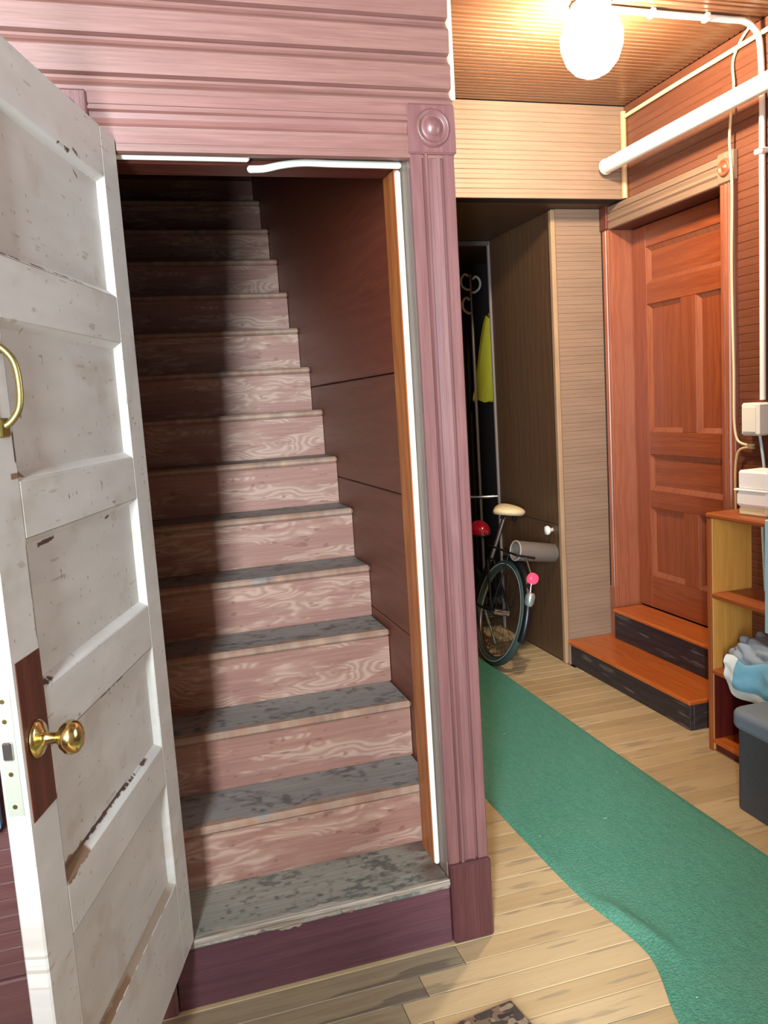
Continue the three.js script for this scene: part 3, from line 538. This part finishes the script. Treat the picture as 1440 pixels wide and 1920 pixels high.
// ───────────── green carpet runner and mat ─────────────
{
  const pile = tex(1024, 1024, (u, v) => {
    const n = fbm(u, v, 220, 220, 900, 2), b = fbm(u, v, 6, 6, 905, 4), st = fbm(u, v, 160, 20, 909, 2);
    let c = mix3([48, 106, 88], [86, 152, 126], clamp(n * 0.7 + st * 0.3));
    c = mix3(c, [86, 132, 112], sstep(0.5, 0.72, b) * 0.25);
    const lint = sstep(0.86, 0.88, vn(u * 90, v * 90, 90, 90, 911)) * sstep(0.93, 0.96, vn(u * 37, v * 37, 37, 37, 913)); c = mix3(c, [220, 235, 235], lint);
    return c;
  });
  const bp = tex(256, 256, (u, v) => { const k = 255 * fbm(u, v, 64, 64, 920, 2); return [k, k, k]; }, false); bp.repeat.set(3, 3);
  const nx = 40, nz = 150, V = [], UV = [], I = [];
  const left = z => 0.30 + 0.03 * sstep(-0.1, 0.2, z) * (1 - sstep(0.2, 0.45, z)) - 0.07 * sstep(0.22, 0.6, z) + 0.008 * Math.sin(z * 3);
  const right = z => 0.932 + 0.006 * Math.sin(z * 2.1);
  for (let j = 0; j <= nz; j++) for (let i = 0; i <= nx; i++) {
    const z = -2.6 + 3.8 * j / nz, l = left(z), r = right(z), t = i / nx, x = l + (r - l) * t;
    const rid = 0.014 * Math.exp(-Math.pow((x - l - 0.035 - 0.03 * sstep(0, 0.35, z)) / 0.016, 2)) * sstep(-0.05, 0.06, z) * (1 - sstep(0.22, 0.36, z));
    const ed = Math.min(x - l, r - x);
    const y = 0.0015 + 0.006 * sstep(0, 0.004, ed) + rid + 0.0012 * Math.sin(x * 9 + z * 5);
    V.push(x, i === 0 || i === nx ? 0.0005 : y, z); UV.push(x / 0.8, z / 0.8);
  }
  for (let j = 0; j < nz; j++) for (let i = 0; i < nx; i++) { const a = j * (nx + 1) + i; I.push(a, a + nx + 1, a + 1, a + 1, a + nx + 1, a + nx + 2); }
  const g = new THREE.BufferGeometry(); g.setAttribute('position', new THREE.Float32BufferAttribute(V, 3)); g.setAttribute('uv', new THREE.Float32BufferAttribute(UV, 2)); g.setIndex(I); g.computeVertexNormals();
  tag(mesh('carpet_runner', g, new THREE.MeshPhysicalMaterial({ map: pile, bumpMap: bp, bumpScale: 0.002, roughness: 0.7, sheen: 0.4, sheenRoughness: 0.5, sheenColor: new THREE.Color(0.5, 0.8, 0.75) })), 'long green carpet runner lying on the plank floor with a buckled near edge', 'carpet runner');
  const mt = tex(512, 512, (u, v) => {
    const n = fbm(u, v, 14, 14, 950, 3), k = fbm(u, v, 120, 120, 955, 2);
    let c = n > 0.5 ? [116, 92, 72] : [52, 44, 38]; const e = vn(u * 26, v * 26, 26, 26, 960); if (e > 0.72) c = [150, 128, 104]; if (e < 0.2) c = [30, 26, 24];
    return mix3(c, [90, 76, 62], 0.5 * k);
  });
  const mg = box(0.3, 0.012, 0.5, 0.004, 'x'); { const P = mg.attributes.position, U = mg.attributes.uv; for (let i = 0; i < P.count; i++) U.setXY(i, P.getX(i) / 0.5, P.getZ(i) / 0.5); }
  const mat = mesh('door_mat', mg, new THREE.MeshPhysicalMaterial({ map: mt, roughness: 0.95 })); mat.position.set(-0.183, 0.0065, 0.53); mat.rotation.y = 0.14;
  tag(mat, 'small speckled brown door mat on the planks near the bottom of the view', 'mat');
}

// ───────────── lamp, conduit, pipe, cables ─────────────
{
  const l = thing('ceiling_lamp', 'round glowing warm white lamp on the board ceiling', 'lamp', [LAMP.x, H, LAMP.z]);
  mesh('base', lathe([[0, -0.0005], [0.07, -0.0005], [0.07, -0.012], [0.06, -0.022], [0.052, -0.04], [0, -0.04]].reverse(), 36), M.white, l);
  const glow = new THREE.MeshPhysicalMaterial({ color: 0xfff2dc, emissive: new THREE.Color(1, 0.86, 0.6), emissiveIntensity: 6, roughness: 0.4 });
  const g = mesh('globe', lathe([[0, -0.245], [0.03, -0.242], [0.062, -0.226], [0.09, -0.194], [0.108, -0.145], [0.11, -0.105], [0.094, -0.068], [0.066, -0.046], [0.05, -0.04]], 40), glow, l);
  const p = new THREE.PointLight(new THREE.Color(1, 0.83, 0.60), 9.5); p.position.set(LAMP.x, LAMP.y, LAMP.z); p.castShadow = true; p.shadow.radius = 2.5; scene.add(p);
  const c = thing('conduit', 'white surface conduit bending from the ceiling lamp down the right wall', 'conduit', [0, 0, 0]);
  mesh('pipe', tube([[0.945, H - 0.014, -0.8], [1.2, H - 0.014, -0.805], [1.44, H - 0.014, -0.805], [1.53, H - 0.02, -0.802], [1.575, H - 0.06, -0.8], [1.585, H - 0.14, -0.795], [1.585, 2.2, -0.79], [1.585, 1.37, -0.79]], 0.0115, 120, 12), M.white, c);
  for (const x of [1.12, 1.35]) mesh('clip', bx(x - 0.01, x + 0.01, H - 0.028, H, -0.822, -0.786, 0.004), M.white, c);
  mesh('clip', bx(1.565, 1.6, 2.3, 2.32, -0.815, -0.77, 0.004), M.white, c);
  const jb = thing('junction_box', 'white wall outlet box at the foot of the conduit', 'outlet', [1.57, 1.295, -0.815]);
  mesh('box', box(0.058, 0.13, 0.1, 0.008, 'y'), plain(0xe8e6d8, 0.4), jb);
  mesh('cover', bx(-0.034, -0.029, -0.05, 0.05, -0.036, 0.036, 0.002, 'y'), plain(0xf0eee2, 0.35), jb);
  tag(mesh('power_cord', tube([[1.57, 1.23, -0.79], [1.575, 1.12, -0.775], [1.57, 1.02, -0.765], [1.565, 0.9, -0.77], [1.57, 0.6, -0.76]], 0.006, 40, 8), plain(0xbfdce6, 0.5)), 'pale blue cord dropping from the white wall outlet box', 'cord');
  const p0 = V3(1.47, 2.498, -1.69), p1 = V3(1.47, 2.498, 1.0);
  const pp = thing('white_pipe', 'thick glossy white pipe with a capped end running high along the right wall', 'pipe', [0, 0, 0]);
  mesh('barrel', rod(p0.toArray(), p1.toArray(), 0.034, 0.034, 28), plain(0xf4f2ea, 0.35), pp);
  { const g = new THREE.SphereGeometry(0.037, 24, 16); g.scale(1, 1, 0.5); g.translate(p0.x, p0.y, p0.z); mesh('end_cap', g, plain(0xe6dcc2, 0.4), pp); }
  for (const z of [-0.5, 0.4]) mesh('bracket', bx(1.45, 1.6, 2.49, 2.506, z - 0.012, z + 0.012, 0.002, 'z'), M.white, pp);
  tag(mesh('ceiling_cable', tube([[1.588, 2.735, ZH + 0.03], [1.588, 2.737, -1.3], [1.588, 2.735, -0.9], [1.588, 2.737, 0.2]], 0.0095, 60, 8), M.cable), 'cream cable along the top of the right wall just below the ceiling', 'cable');
  tag(mesh('wall_cable', tube([[1.592, H - 0.005, -0.86], [1.59, 2.76, -0.9], [1.592, 2.7, -0.955], [1.586, 2.6, -0.945], [1.572, 2.5, -0.945], [1.57, 2.4, -0.952], [1.572, 2.25, -0.943], [1.57, 1.9, -0.945], [1.572, 1.5, -0.94], [1.572, 1.25, -0.935], [1.574, 1.205, -0.92], [1.578, 1.19, -0.88], [1.575, 1.19, -0.83]], 0.0055, 160, 8), M.cable), 'thin yellowish cable hanging down beside the red door casing to the outlet', 'cable');
  tag(mesh('wall_cable', tube([[1.575, 1.178, -0.83], [1.578, 1.178, -0.88], [1.574, 1.165, -0.915], [1.572, 1.12, -0.93], [1.57, 0.9, -0.93], [1.572, 0.4, -0.925], [1.572, 0.02, -0.925]], 0.0055, 80, 8), M.tan), 'short tan cable running from the outlet down behind the bookcase', 'cable');
}

// ───────────── bookcase and what is on it ─────────────
{
  const B = thing('bookcase', 'low open wooden bookcase with orange pine side and reddish shelves', 'bookcase', [1.28, 0, -0.74]);
  const D = 0.19, Lz = 0.95, Hh = 0.955;
  mesh('side_panel', bx(0.004, D, 0, Hh - 0.02, 0, 0.022, 0.003, 'y'), M.shelfPine, B);
  mesh('side_panel', bx(0.004, D, 0, Hh - 0.02, Lz - 0.022, Lz, 0.003, 'y'), M.shelfPine, B);
  for (const z of [0, Lz - 0.022]) mesh('front_edging', bx(-0.003, 0.0035, 0, Hh - 0.021, z, z + 0.022, 0.001, 'y'), M.shelfTop, B);
  mesh('top_board', bx(-0.006, D + 0.004, Hh - 0.02, Hh, -0.006, Lz + 0.006, 0.006, 'z'), M.shelfTop, B);
  for (const y of [0.62, 0.315, 0.03]) mesh('shelf', bx(0, D, y, y + 0.02, 0.022, Lz - 0.022, 0.004, 'z'), y < 0.2 ? M.stepTop : M.shelfTop, B);
  mesh('toe_board', bx(0.012, 0.03, 0, 0.03, 0.022, Lz - 0.022, 0.002, 'z'), M.shelfRed, B);
  mesh('lower_lining', bx(0.006, D, 0.05, 0.315, 0.022, 0.028, 0.001, 'y'), M.shelfRed, B);
  const top = 0.9555;
  const b1 = thing('white_tub', 'white plastic tub with a cream base, standing on the bookcase top', 'tub', [1.385, top, -0.565], 0.1);
  mesh('base', box(0.1, 0.03, 0.13, 0.006).translate(0, 0.015, 0), plain(0xe6dcae, 0.5), b1);
  mesh('body', box(0.115, 0.06, 0.15, 0.012).translate(0, 0.061, 0), plain(0xf6f2ec, 0.45), b1);
  mesh('lid', box(0.122, 0.008, 0.156, 0.003).translate(0, 0.094, 0), plain(0xf8f6f2, 0.4), b1);
  const b2 = thing('white_carton', 'white carton stacked on the white tub on the bookcase', 'carton', [1.39, top + 0.0985, -0.56], 0.06);
  mesh('body', box(0.115, 0.066, 0.14, 0.006).translate(0, 0.033, 0), plain(0xfaf8f6, 0.5), b2);
  mesh('flap', box(0.1, 0.002, 0.13, 0.0005).translate(0, 0.0668, 0), plain(0xf2eeea, 0.6), b2);
  const b3 = thing('pink_packet', 'small pink and green packet beside the white tub at the photo edge', 'packet', [1.36, top, -0.44], 0.3);
  mesh('body', box(0.05, 0.1, 0.03, 0.006).translate(0, 0.05, 0), plain(0xf0a8b0, 0.5), b3);
  mesh('label_band', box(0.052, 0.03, 0.032, 0.004).translate(0, 0.06, 0), plain(0xa8c860, 0.5), b3);
}
const N3 = new ImprovedNoise();
function bundle(sx, sy, sz, amp, f, o) {      // crumpled cloth lump, flat underneath
  const g = new THREE.SphereGeometry(1, 64, 48), P = g.attributes.position;
  for (let i = 0; i < P.count; i++) {
    const v = V3(P.getX(i), P.getY(i), P.getZ(i)), k = 1 + amp * (Math.abs(N3.noise(v.x * f + o, v.y * f, v.z * f)) * 2 - 0.5) + amp * 0.5 * N3.noise(v.x * f * 2.3, v.y * f * 2.3 + o, v.z * f * 2.3);
    const e = Math.pow(Math.abs(v.x), 0.6) * Math.sign(v.x), w = Math.pow(Math.abs(v.z), 0.6) * Math.sign(v.z);
    P.setXYZ(i, e * sx * k, Math.max(v.y * k, -0.55) * sy + 0.55 * sy, w * sz * k);
  }
  g.computeVertexNormals(); return g;
}
{
  const c = mesh('cloth_bundle', bundle(0.085, 0.105, 0.15, 0.2, 1.7, 3.3), plain(0x9aa8b6, 0.9)); c.position.set(1.365, 0.336, -0.5);
  tag(c, 'crumpled grey cloth bundle on the middle bookcase shelf', 'cloth');
  // pale blue cloth draped over the shelf edge
  const nx = 30, ny = 24, V = [], I = [], UV = [];
  for (let j = 0; j <= ny; j++) for (let i = 0; i <= nx; i++) {
    const t = i / nx, s = j / ny, z = -0.64 + 0.5 * t;
    const fold = 0.008 * Math.sin(t * 19 + s * 2) + 0.01 * N3.noise(t * 6, s * 4, 2.2);
    const path = s < 0.35 ? [1.275 - 0.03 * s / 0.35, 0.405 + 0.02 * Math.sin(s / 0.35 * 3.1)] : [1.245 - 0.012 * Math.sin((s - 0.35) * 4), 0.405 - (s - 0.35) / 0.65 * (0.085 + 0.03 * Math.sin(t * 5))];
    V.push(path[0] + fold, path[1] + fold * 0.6 + 0.03 * sstep(0.15, 0.7, t) * (1 - s), z + 0.05 * s * (0.5 - t) + 0.02); UV.push(t, s);
  }
  for (let j = 0; j < ny; j++) for (let i = 0; i < nx; i++) { const a = j * (nx + 1) + i; I.push(a, a + 1, a + nx + 1, a + 1, a + nx + 2, a + nx + 1); }
  const g = new THREE.BufferGeometry(); g.setAttribute('position', new THREE.Float32BufferAttribute(V, 3)); g.setAttribute('uv', new THREE.Float32BufferAttribute(UV, 2)); g.setIndex(I); g.computeVertexNormals();
  const ct = tex(128, 128, (u, v) => (u < 0.13 || v > 0.82 ? [222, 236, 240] : mix3([104, 170, 204], [140, 200, 226], fbm(u, v, 8, 8, 990, 3))));
  tag(mesh('blue_cloth', g, new THREE.MeshPhysicalMaterial({ map: ct, roughness: 0.85 })), 'light blue cloth with a white hem hanging over the bookcase shelf edge', 'cloth');
  // pale blue towel at the edge of the picture
  const tw = mesh('blue_towel', merge([bx(1.262, 1.272, 0.56, 0.962, -0.415, -0.25, 0.004, 'y'), bx(1.262, 1.34, 0.957, 0.966, -0.415, -0.25, 0.004, 'x')]), plain(0x9fd2e6, 0.9));
  tag(tw, 'pale blue towel hanging from the bookcase top at the right photo edge', 'towel');
}
{ // grey storage ottoman
  const b = thing('storage_bin', 'grey rounded storage bin on the planks in front of the bookcase', 'bin', [1.06, 0, -0.315]);
  const sh = new THREE.Shape(); const w = 0.135, l = 0.45, r = 0.03;
  sh.moveTo(r, 0); sh.lineTo(w - r, 0); sh.quadraticCurveTo(w, 0, w, r); sh.lineTo(w, l - r); sh.quadraticCurveTo(w, l, w - r, l); sh.lineTo(r, l); sh.quadraticCurveTo(0, l, 0, l - r); sh.lineTo(0, r); sh.quadraticCurveTo(0, 0, r, 0);
  const up = (d, be, y) => { const g = new THREE.ExtrudeGeometry(sh, { depth: d, bevelEnabled: be > 0, bevelSize: be, bevelThickness: be, bevelSegments: 5, curveSegments: 8 }); g.rotateX(Math.PI / 2); g.translate(0, y + d, 0); return g; };
  const cl = tex(256, 256, (u, v) => mix3([62, 62, 66], [86, 86, 90], fbm(u, v, 90, 90, 1001, 2)));
  const fab = new THREE.MeshPhysicalMaterial({ map: cl, roughness: 0.9 });
  mesh('body', uvBox(up(0.285, 0.004, 0.005), 'z', 0, 0, 0.2, 0.2), fab, b);
  mesh('lid', uvBox(up(0.028, 0.02, 0.306), 'z', 0, 0, 0.2, 0.2), plain(0x707c88, 0.8), b);
  const y = mesh('yellow_ring', new THREE.TorusGeometry(0.035, 0.011, 12, 32).rotateX(Math.PI / 2), plain(0xe0b838, 0.5)); y.position.set(1.135, 0.366, -0.175);
  tag(y, 'yellow ring-shaped roll lying on the grey storage bin', 'roll');
}

// ───────────── bicycle: local -z is forward, leaning right ─────────────
{
  const b = thing('bicycle', 'dark bicycle with cream saddle and pale-walled tyres parked in the passage', 'bicycle', [0.94, 0, -2.12]);
  b.rotation.set(0, 0, -15 * Math.PI / 180);
  const R = 0.29;
  const wheel = (zc, name) => {
    const w = new THREE.Group(); w.name = name; w.position.set(0, R, zc); b.add(w);
    mesh('tyre', new THREE.TorusGeometry(R - 0.023, 0.023, 14, 64).rotateY(Math.PI / 2), M.rubber, w);
    for (const s of [-1, 1]) { const g = new THREE.TorusGeometry(R - 0.024, 0.0065, 8, 64).rotateY(Math.PI / 2); g.translate(s * 0.0165, 0, 0); mesh('pale_sidewall', g, M.whitewall, w); }
    mesh('rim', new THREE.TorusGeometry(R - 0.042, 0.01, 10, 64).rotateY(Math.PI / 2), M.steel, w);
    mesh('hub', rod([-0.045, 0, 0], [0.045, 0, 0], 0.017), M.steel, w);
    const sp = []; for (let i = 0; i < 28; i++) { const a = i / 28 * 6.2832, a2 = a + (i % 4 < 2 ? 0.45 : -0.45), s = i % 2 ? 0.028 : -0.028; sp.push(rod([s, 0.016 * Math.sin(a2), 0.016 * Math.cos(a2)], [0, (R - 0.045) * Math.sin(a), (R - 0.045) * Math.cos(a)], 0.0011, 0.0011, 5)); }
    const q = mesh('spokes', merge(sp), M.blackSteel, w); q.userData.kind = 'stuff';
  };
  wheel(0, 'rear_wheel'); wheel(-0.96, 'front_wheel');
  const bb = [0, 0.27, -0.38], st = [0, 0.56, -0.245], hd = [0, 0.66, -0.80], hd2 = [0, 0.54, -0.85];
  mesh('frame', merge([rod(bb, st, 0.016), rod(bb, hd2, 0.018), rod([0, 0.4, -0.31], hd, 0.014), rod([0, 0.72, -0.775], [0, 0.5, -0.865], 0.019),
    ...[-1, 1].flatMap(s => [rod([s * 0.055, R, 0], [s * 0.03, 0.27, -0.36], 0.009), rod([s * 0.055, R, 0], [s * 0.02, 0.54, -0.25], 0.008)])]), M.blackSteel, b);
  mesh('fork', merge([-1, 1].map(s => tube([[s * 0.05, R, -0.96], [s * 0.05, 0.4, -0.92], [s * 0.045, 0.52, -0.87], [0, 0.54, -0.855]], 0.01, 20, 8))), M.blackSteel, b);
  mesh('seat_post', rod([0, 0.54, -0.25], [0, 0.8, -0.185], 0.013), M.steel, b);
  { // saddle: broad at the back, nose forward
    const g = new THREE.SphereGeometry(1, 40, 24), P = g.attributes.position;
    for (let i = 0; i < P.count; i++) { const x = P.getX(i), y = P.getY(i), z = P.getZ(i), t = (z + 1) / 2, w = 0.03 + 0.085 * sstep(0.25, 0.85, t); P.setXYZ(i, x * w, Math.max(y, -0.45) * 0.042 + 0.008 * t + 0.12 * x * w, z * 0.13); }
    g.computeVertexNormals(); g.translate(0, 0.828, -0.2); mesh('saddle', g, M.cream, b);
    for (const s of [-1, 1]) mesh('saddle_spring', rod([s * 0.035, 0.79, -0.14], [s * 0.035, 0.82, -0.13], 0.012), M.blackSteel, b);
  }
  mesh('stem', rod([0, 0.7, -0.785], [0, 0.86, -0.73], 0.012), M.steel, b);
  mesh('handlebar', tube([[-0.27, 0.9, -0.55], [-0.25, 0.92, -0.66], [-0.1, 0.88, -0.74], [0, 0.865, -0.74], [0.1, 0.88, -0.74], [0.25, 0.92, -0.66], [0.27, 0.9, -0.55]], 0.011, 50, 10), M.steel, b);
  for (const s of [-1, 1]) mesh('grip', rod([s * 0.268, 0.897, -0.56], [s * 0.275, 0.885, -0.46], 0.016), M.blackSteel, b);
  mesh('chainring', merge([new THREE.CylinderGeometry(0.075, 0.075, 0.004, 32).rotateZ(Math.PI / 2).translate(0.05, 0.27, -0.38)]), M.blackSteel, b);
  for (const s of [-1, 1]) { mesh('crank_arm', rod([s * 0.06, 0.27, -0.38], [s * 0.075, 0.27 - s * 0.05, -0.38 - s * 0.14], 0.009), M.steel, b); mesh('pedal', box(0.08, 0.018, 0.06, 0.004).translate(s * 0.12, 0.27 - s * 0.05, -0.38 - s * 0.14), M.blackSteel, b); }
  mesh('mudguard', (() => { const g = new THREE.TorusGeometry(R + 0.012, 0.022, 8, 40, 2.1); g.rotateY(-Math.PI / 2); g.rotateX(0.3); g.scale(1, 1, 1); g.translate(0, R, 0); return g; })(), M.blackSteel, b);
  mesh('rear_rack', merge([rod([-0.05, 0.625, 0.16], [-0.05, 0.625, -0.2], 0.006), rod([0.05, 0.625, 0.16], [0.05, 0.625, -0.2], 0.006), rod([-0.05, 0.625, 0.16], [0.05, 0.625, 0.16], 0.006), rod([-0.05, 0.625, 0.0], [0.05, 0.625, 0.0], 0.006), rod([-0.06, R, 0], [-0.05, 0.625, 0.06], 0.005), rod([0.06, R, 0], [0.05, 0.625, 0.06], 0.005)]), M.blackSteel, b);
  const tl = mesh('rear_lamp', lathe([[0, 0.03], [0.02, 0.028], [0.028, 0.018], [0.03, 0], [0, 0]], 24).rotateX(Math.PI / 2).translate(0.0, 0.53, 0.27), plain(0xd0102a, 0.2, { emissive: new THREE.Color(1, 0.05, 0.1), emissiveIntensity: 2 }), b); tl.userData.label = 'red rear lamp';
  mesh('lamp_bracket', merge([rod([0, 0.62, 0.16], [0, 0.53, 0.268], 0.006), rod([0, 0.53, 0.268], [0, 0.4, 0.29], 0.006)]), M.steel, b);
  mesh('reflector', lathe([[0, 0.03], [0.018, 0.027], [0.026, 0.01], [0.024, -0.025], [0.014, -0.05], [0, -0.052]].reverse(), 20).translate(0, 0.43, 0.29), plain(0xb8c4c0, 0.25, { metalness: 0.7 }), b);
  mesh('mudguard_highlight', tube([[0.01, 0.5, 0.13], [0.03, 0.47, 0.16], [0.03, 0.43, 0.175], [0.015, 0.4, 0.18]], 0.009, 20, 8), plain(0x6fc0e0, 0.4), b);  // light blue curve stands in for a highlight on the mudguard
  mesh('kickstand', rod([0.05, 0.26, -0.33], [0.16, 0.05, -0.3], 0.008), M.steel, b);
}
{ // grey tube lying across the rear rack
  const t = thing('grey_canister', 'open grey cylindrical canister lying across the rear rack of the bicycle', 'canister', [1.09, 0.628, -2.02]);
  t.rotation.set(0, 0.1, -1.75);
  const g = lathe([[0, 0.006], [0.046, 0.006], [0.048, 0.24], [0.053, 0.24], [0.054, 0.235], [0.051, 0.0], [0, 0.0]].reverse(), 40); g.translate(0, -0.0, 0);
  g.rotateX(Math.PI); g.translate(0, 0.22, 0); mesh('body', g, plain(0x71665d, 0.5), t);
  mesh('rim', new THREE.TorusGeometry(0.052, 0.004, 10, 40).rotateX(Math.PI / 2).translate(0, -0.02, 0), plain(0xa89c90, 0.4), t);
  const h = thing('red_helmet', 'glossy red helmet hanging beside the bicycle saddle, half hidden by the casing', 'helmet', [1.04, 0.685, -2.42]);
  { const g = new THREE.SphereGeometry(0.072, 32, 20, 0, 6.2832, 0, 1.75); g.scale(0.8, 0.9, 1.1); mesh('shell', g, plain(0x9a1022, 0.15, { clearcoat: 1 }), h); mesh('rim', new THREE.TorusGeometry(0.07, 0.006, 8, 36).rotateX(Math.PI / 2).scale(0.8, 1, 1.1).translate(0, -0.014, 0), M.blackSteel, h); }
}
{ // coat stand, jacket, wall knob
  const c = thing('coat_stand', 'slim grey coat stand with curled pale hooks in the dark alcove', 'coat stand', [1.39, 0, -3.2]);
  mesh('base', lathe([[0, 0], [0.16, 0], [0.16, 0.008], [0.05, 0.018], [0.015, 0.03], [0, 0.03]], 28), plain(0x555050, 0.4), c);
  mesh('pole', rod([0, 0.025, 0], [0, 2.24, 0], 0.01), plain(0x8a8482, 0.35, { metalness: 0.5 }), c);
  for (const [y, a] of [[2.2, 3.4], [2.05, 3.2], [2.18, 0.5], [2.04, -1.2]]) { const dx = Math.cos(a), dz = Math.sin(a); mesh('hook', tube([[0, y - 0.05, 0], [dx * 0.02, y - 0.055, dz * 0.02], [dx * 0.055, y - 0.03, dz * 0.055], [dx * 0.06, y + 0.015, dz * 0.06], [dx * 0.035, y + 0.045, dz * 0.035], [dx * 0.012, y + 0.03, dz * 0.012]], 0.0085, 30, 8), plain(0xd2cfc8, 0.35), c); }
  const j = thing('yellow_jacket', 'yellow jacket hanging in the dark alcove behind the passage wall edge', 'jacket', [1.60, 1.42, -3.36]);
  const nu = 40, nv = 26, V = [], I = [];
  for (let k = 0; k <= nv; k++) for (let i = 0; i <= nu; i++) { const v = k / nv, a = i / nu * 6.2832, w = 0.05 + 0.08 * Math.pow(1 - v, 0.8) + 0.03 * (1 - v), f = 1 + 0.12 * Math.sin(a * 7 + v * 3) * (1 - v * 0.6); V.push(Math.cos(a) * w * f, v * 0.56 + 0.012 * Math.sin(a * 5), Math.sin(a) * 0.05 * f); }
  for (let k = 0; k < nv; k++) for (let i = 0; i < nu; i++) { const a = k * (nu + 1) + i; I.push(a, a + nu + 1, a + 1, a + 1, a + nu + 1, a + nu + 2); }
  const g = new THREE.BufferGeometry(); g.setAttribute('position', new THREE.Float32BufferAttribute(V, 3)); g.setIndex(I); g.computeVertexNormals(); mesh('body', g, plain(0xf0e438, 0.8, { side: THREE.DoubleSide }), j);
  mesh('hanging_loop', new THREE.TorusGeometry(0.02, 0.005, 8, 20).translate(0, 0.575, -0.0), plain(0xa09010, 0.8), j);
  mesh('peg', rod([0, 0.59, 0.02], [0, 0.58, -0.14], 0.008), plain(0x5a4a40, 0.5), j);
  const k = mesh('knob', lathe([[0, 0], [0.012, 0], [0.01, 0.012], [0.02, 0.02], [0.026, 0.03], [0.022, 0.042], [0, 0.046]], 28).rotateZ(Math.PI / 2), plain(0xe8e2d8, 0.25), scene.getObjectByName('wall_passage')); k.position.set(XS - 0.0005, 0.715, -2.05);
  k.userData.label = 'small white china knob';
}
renderer.render(scene, camera);
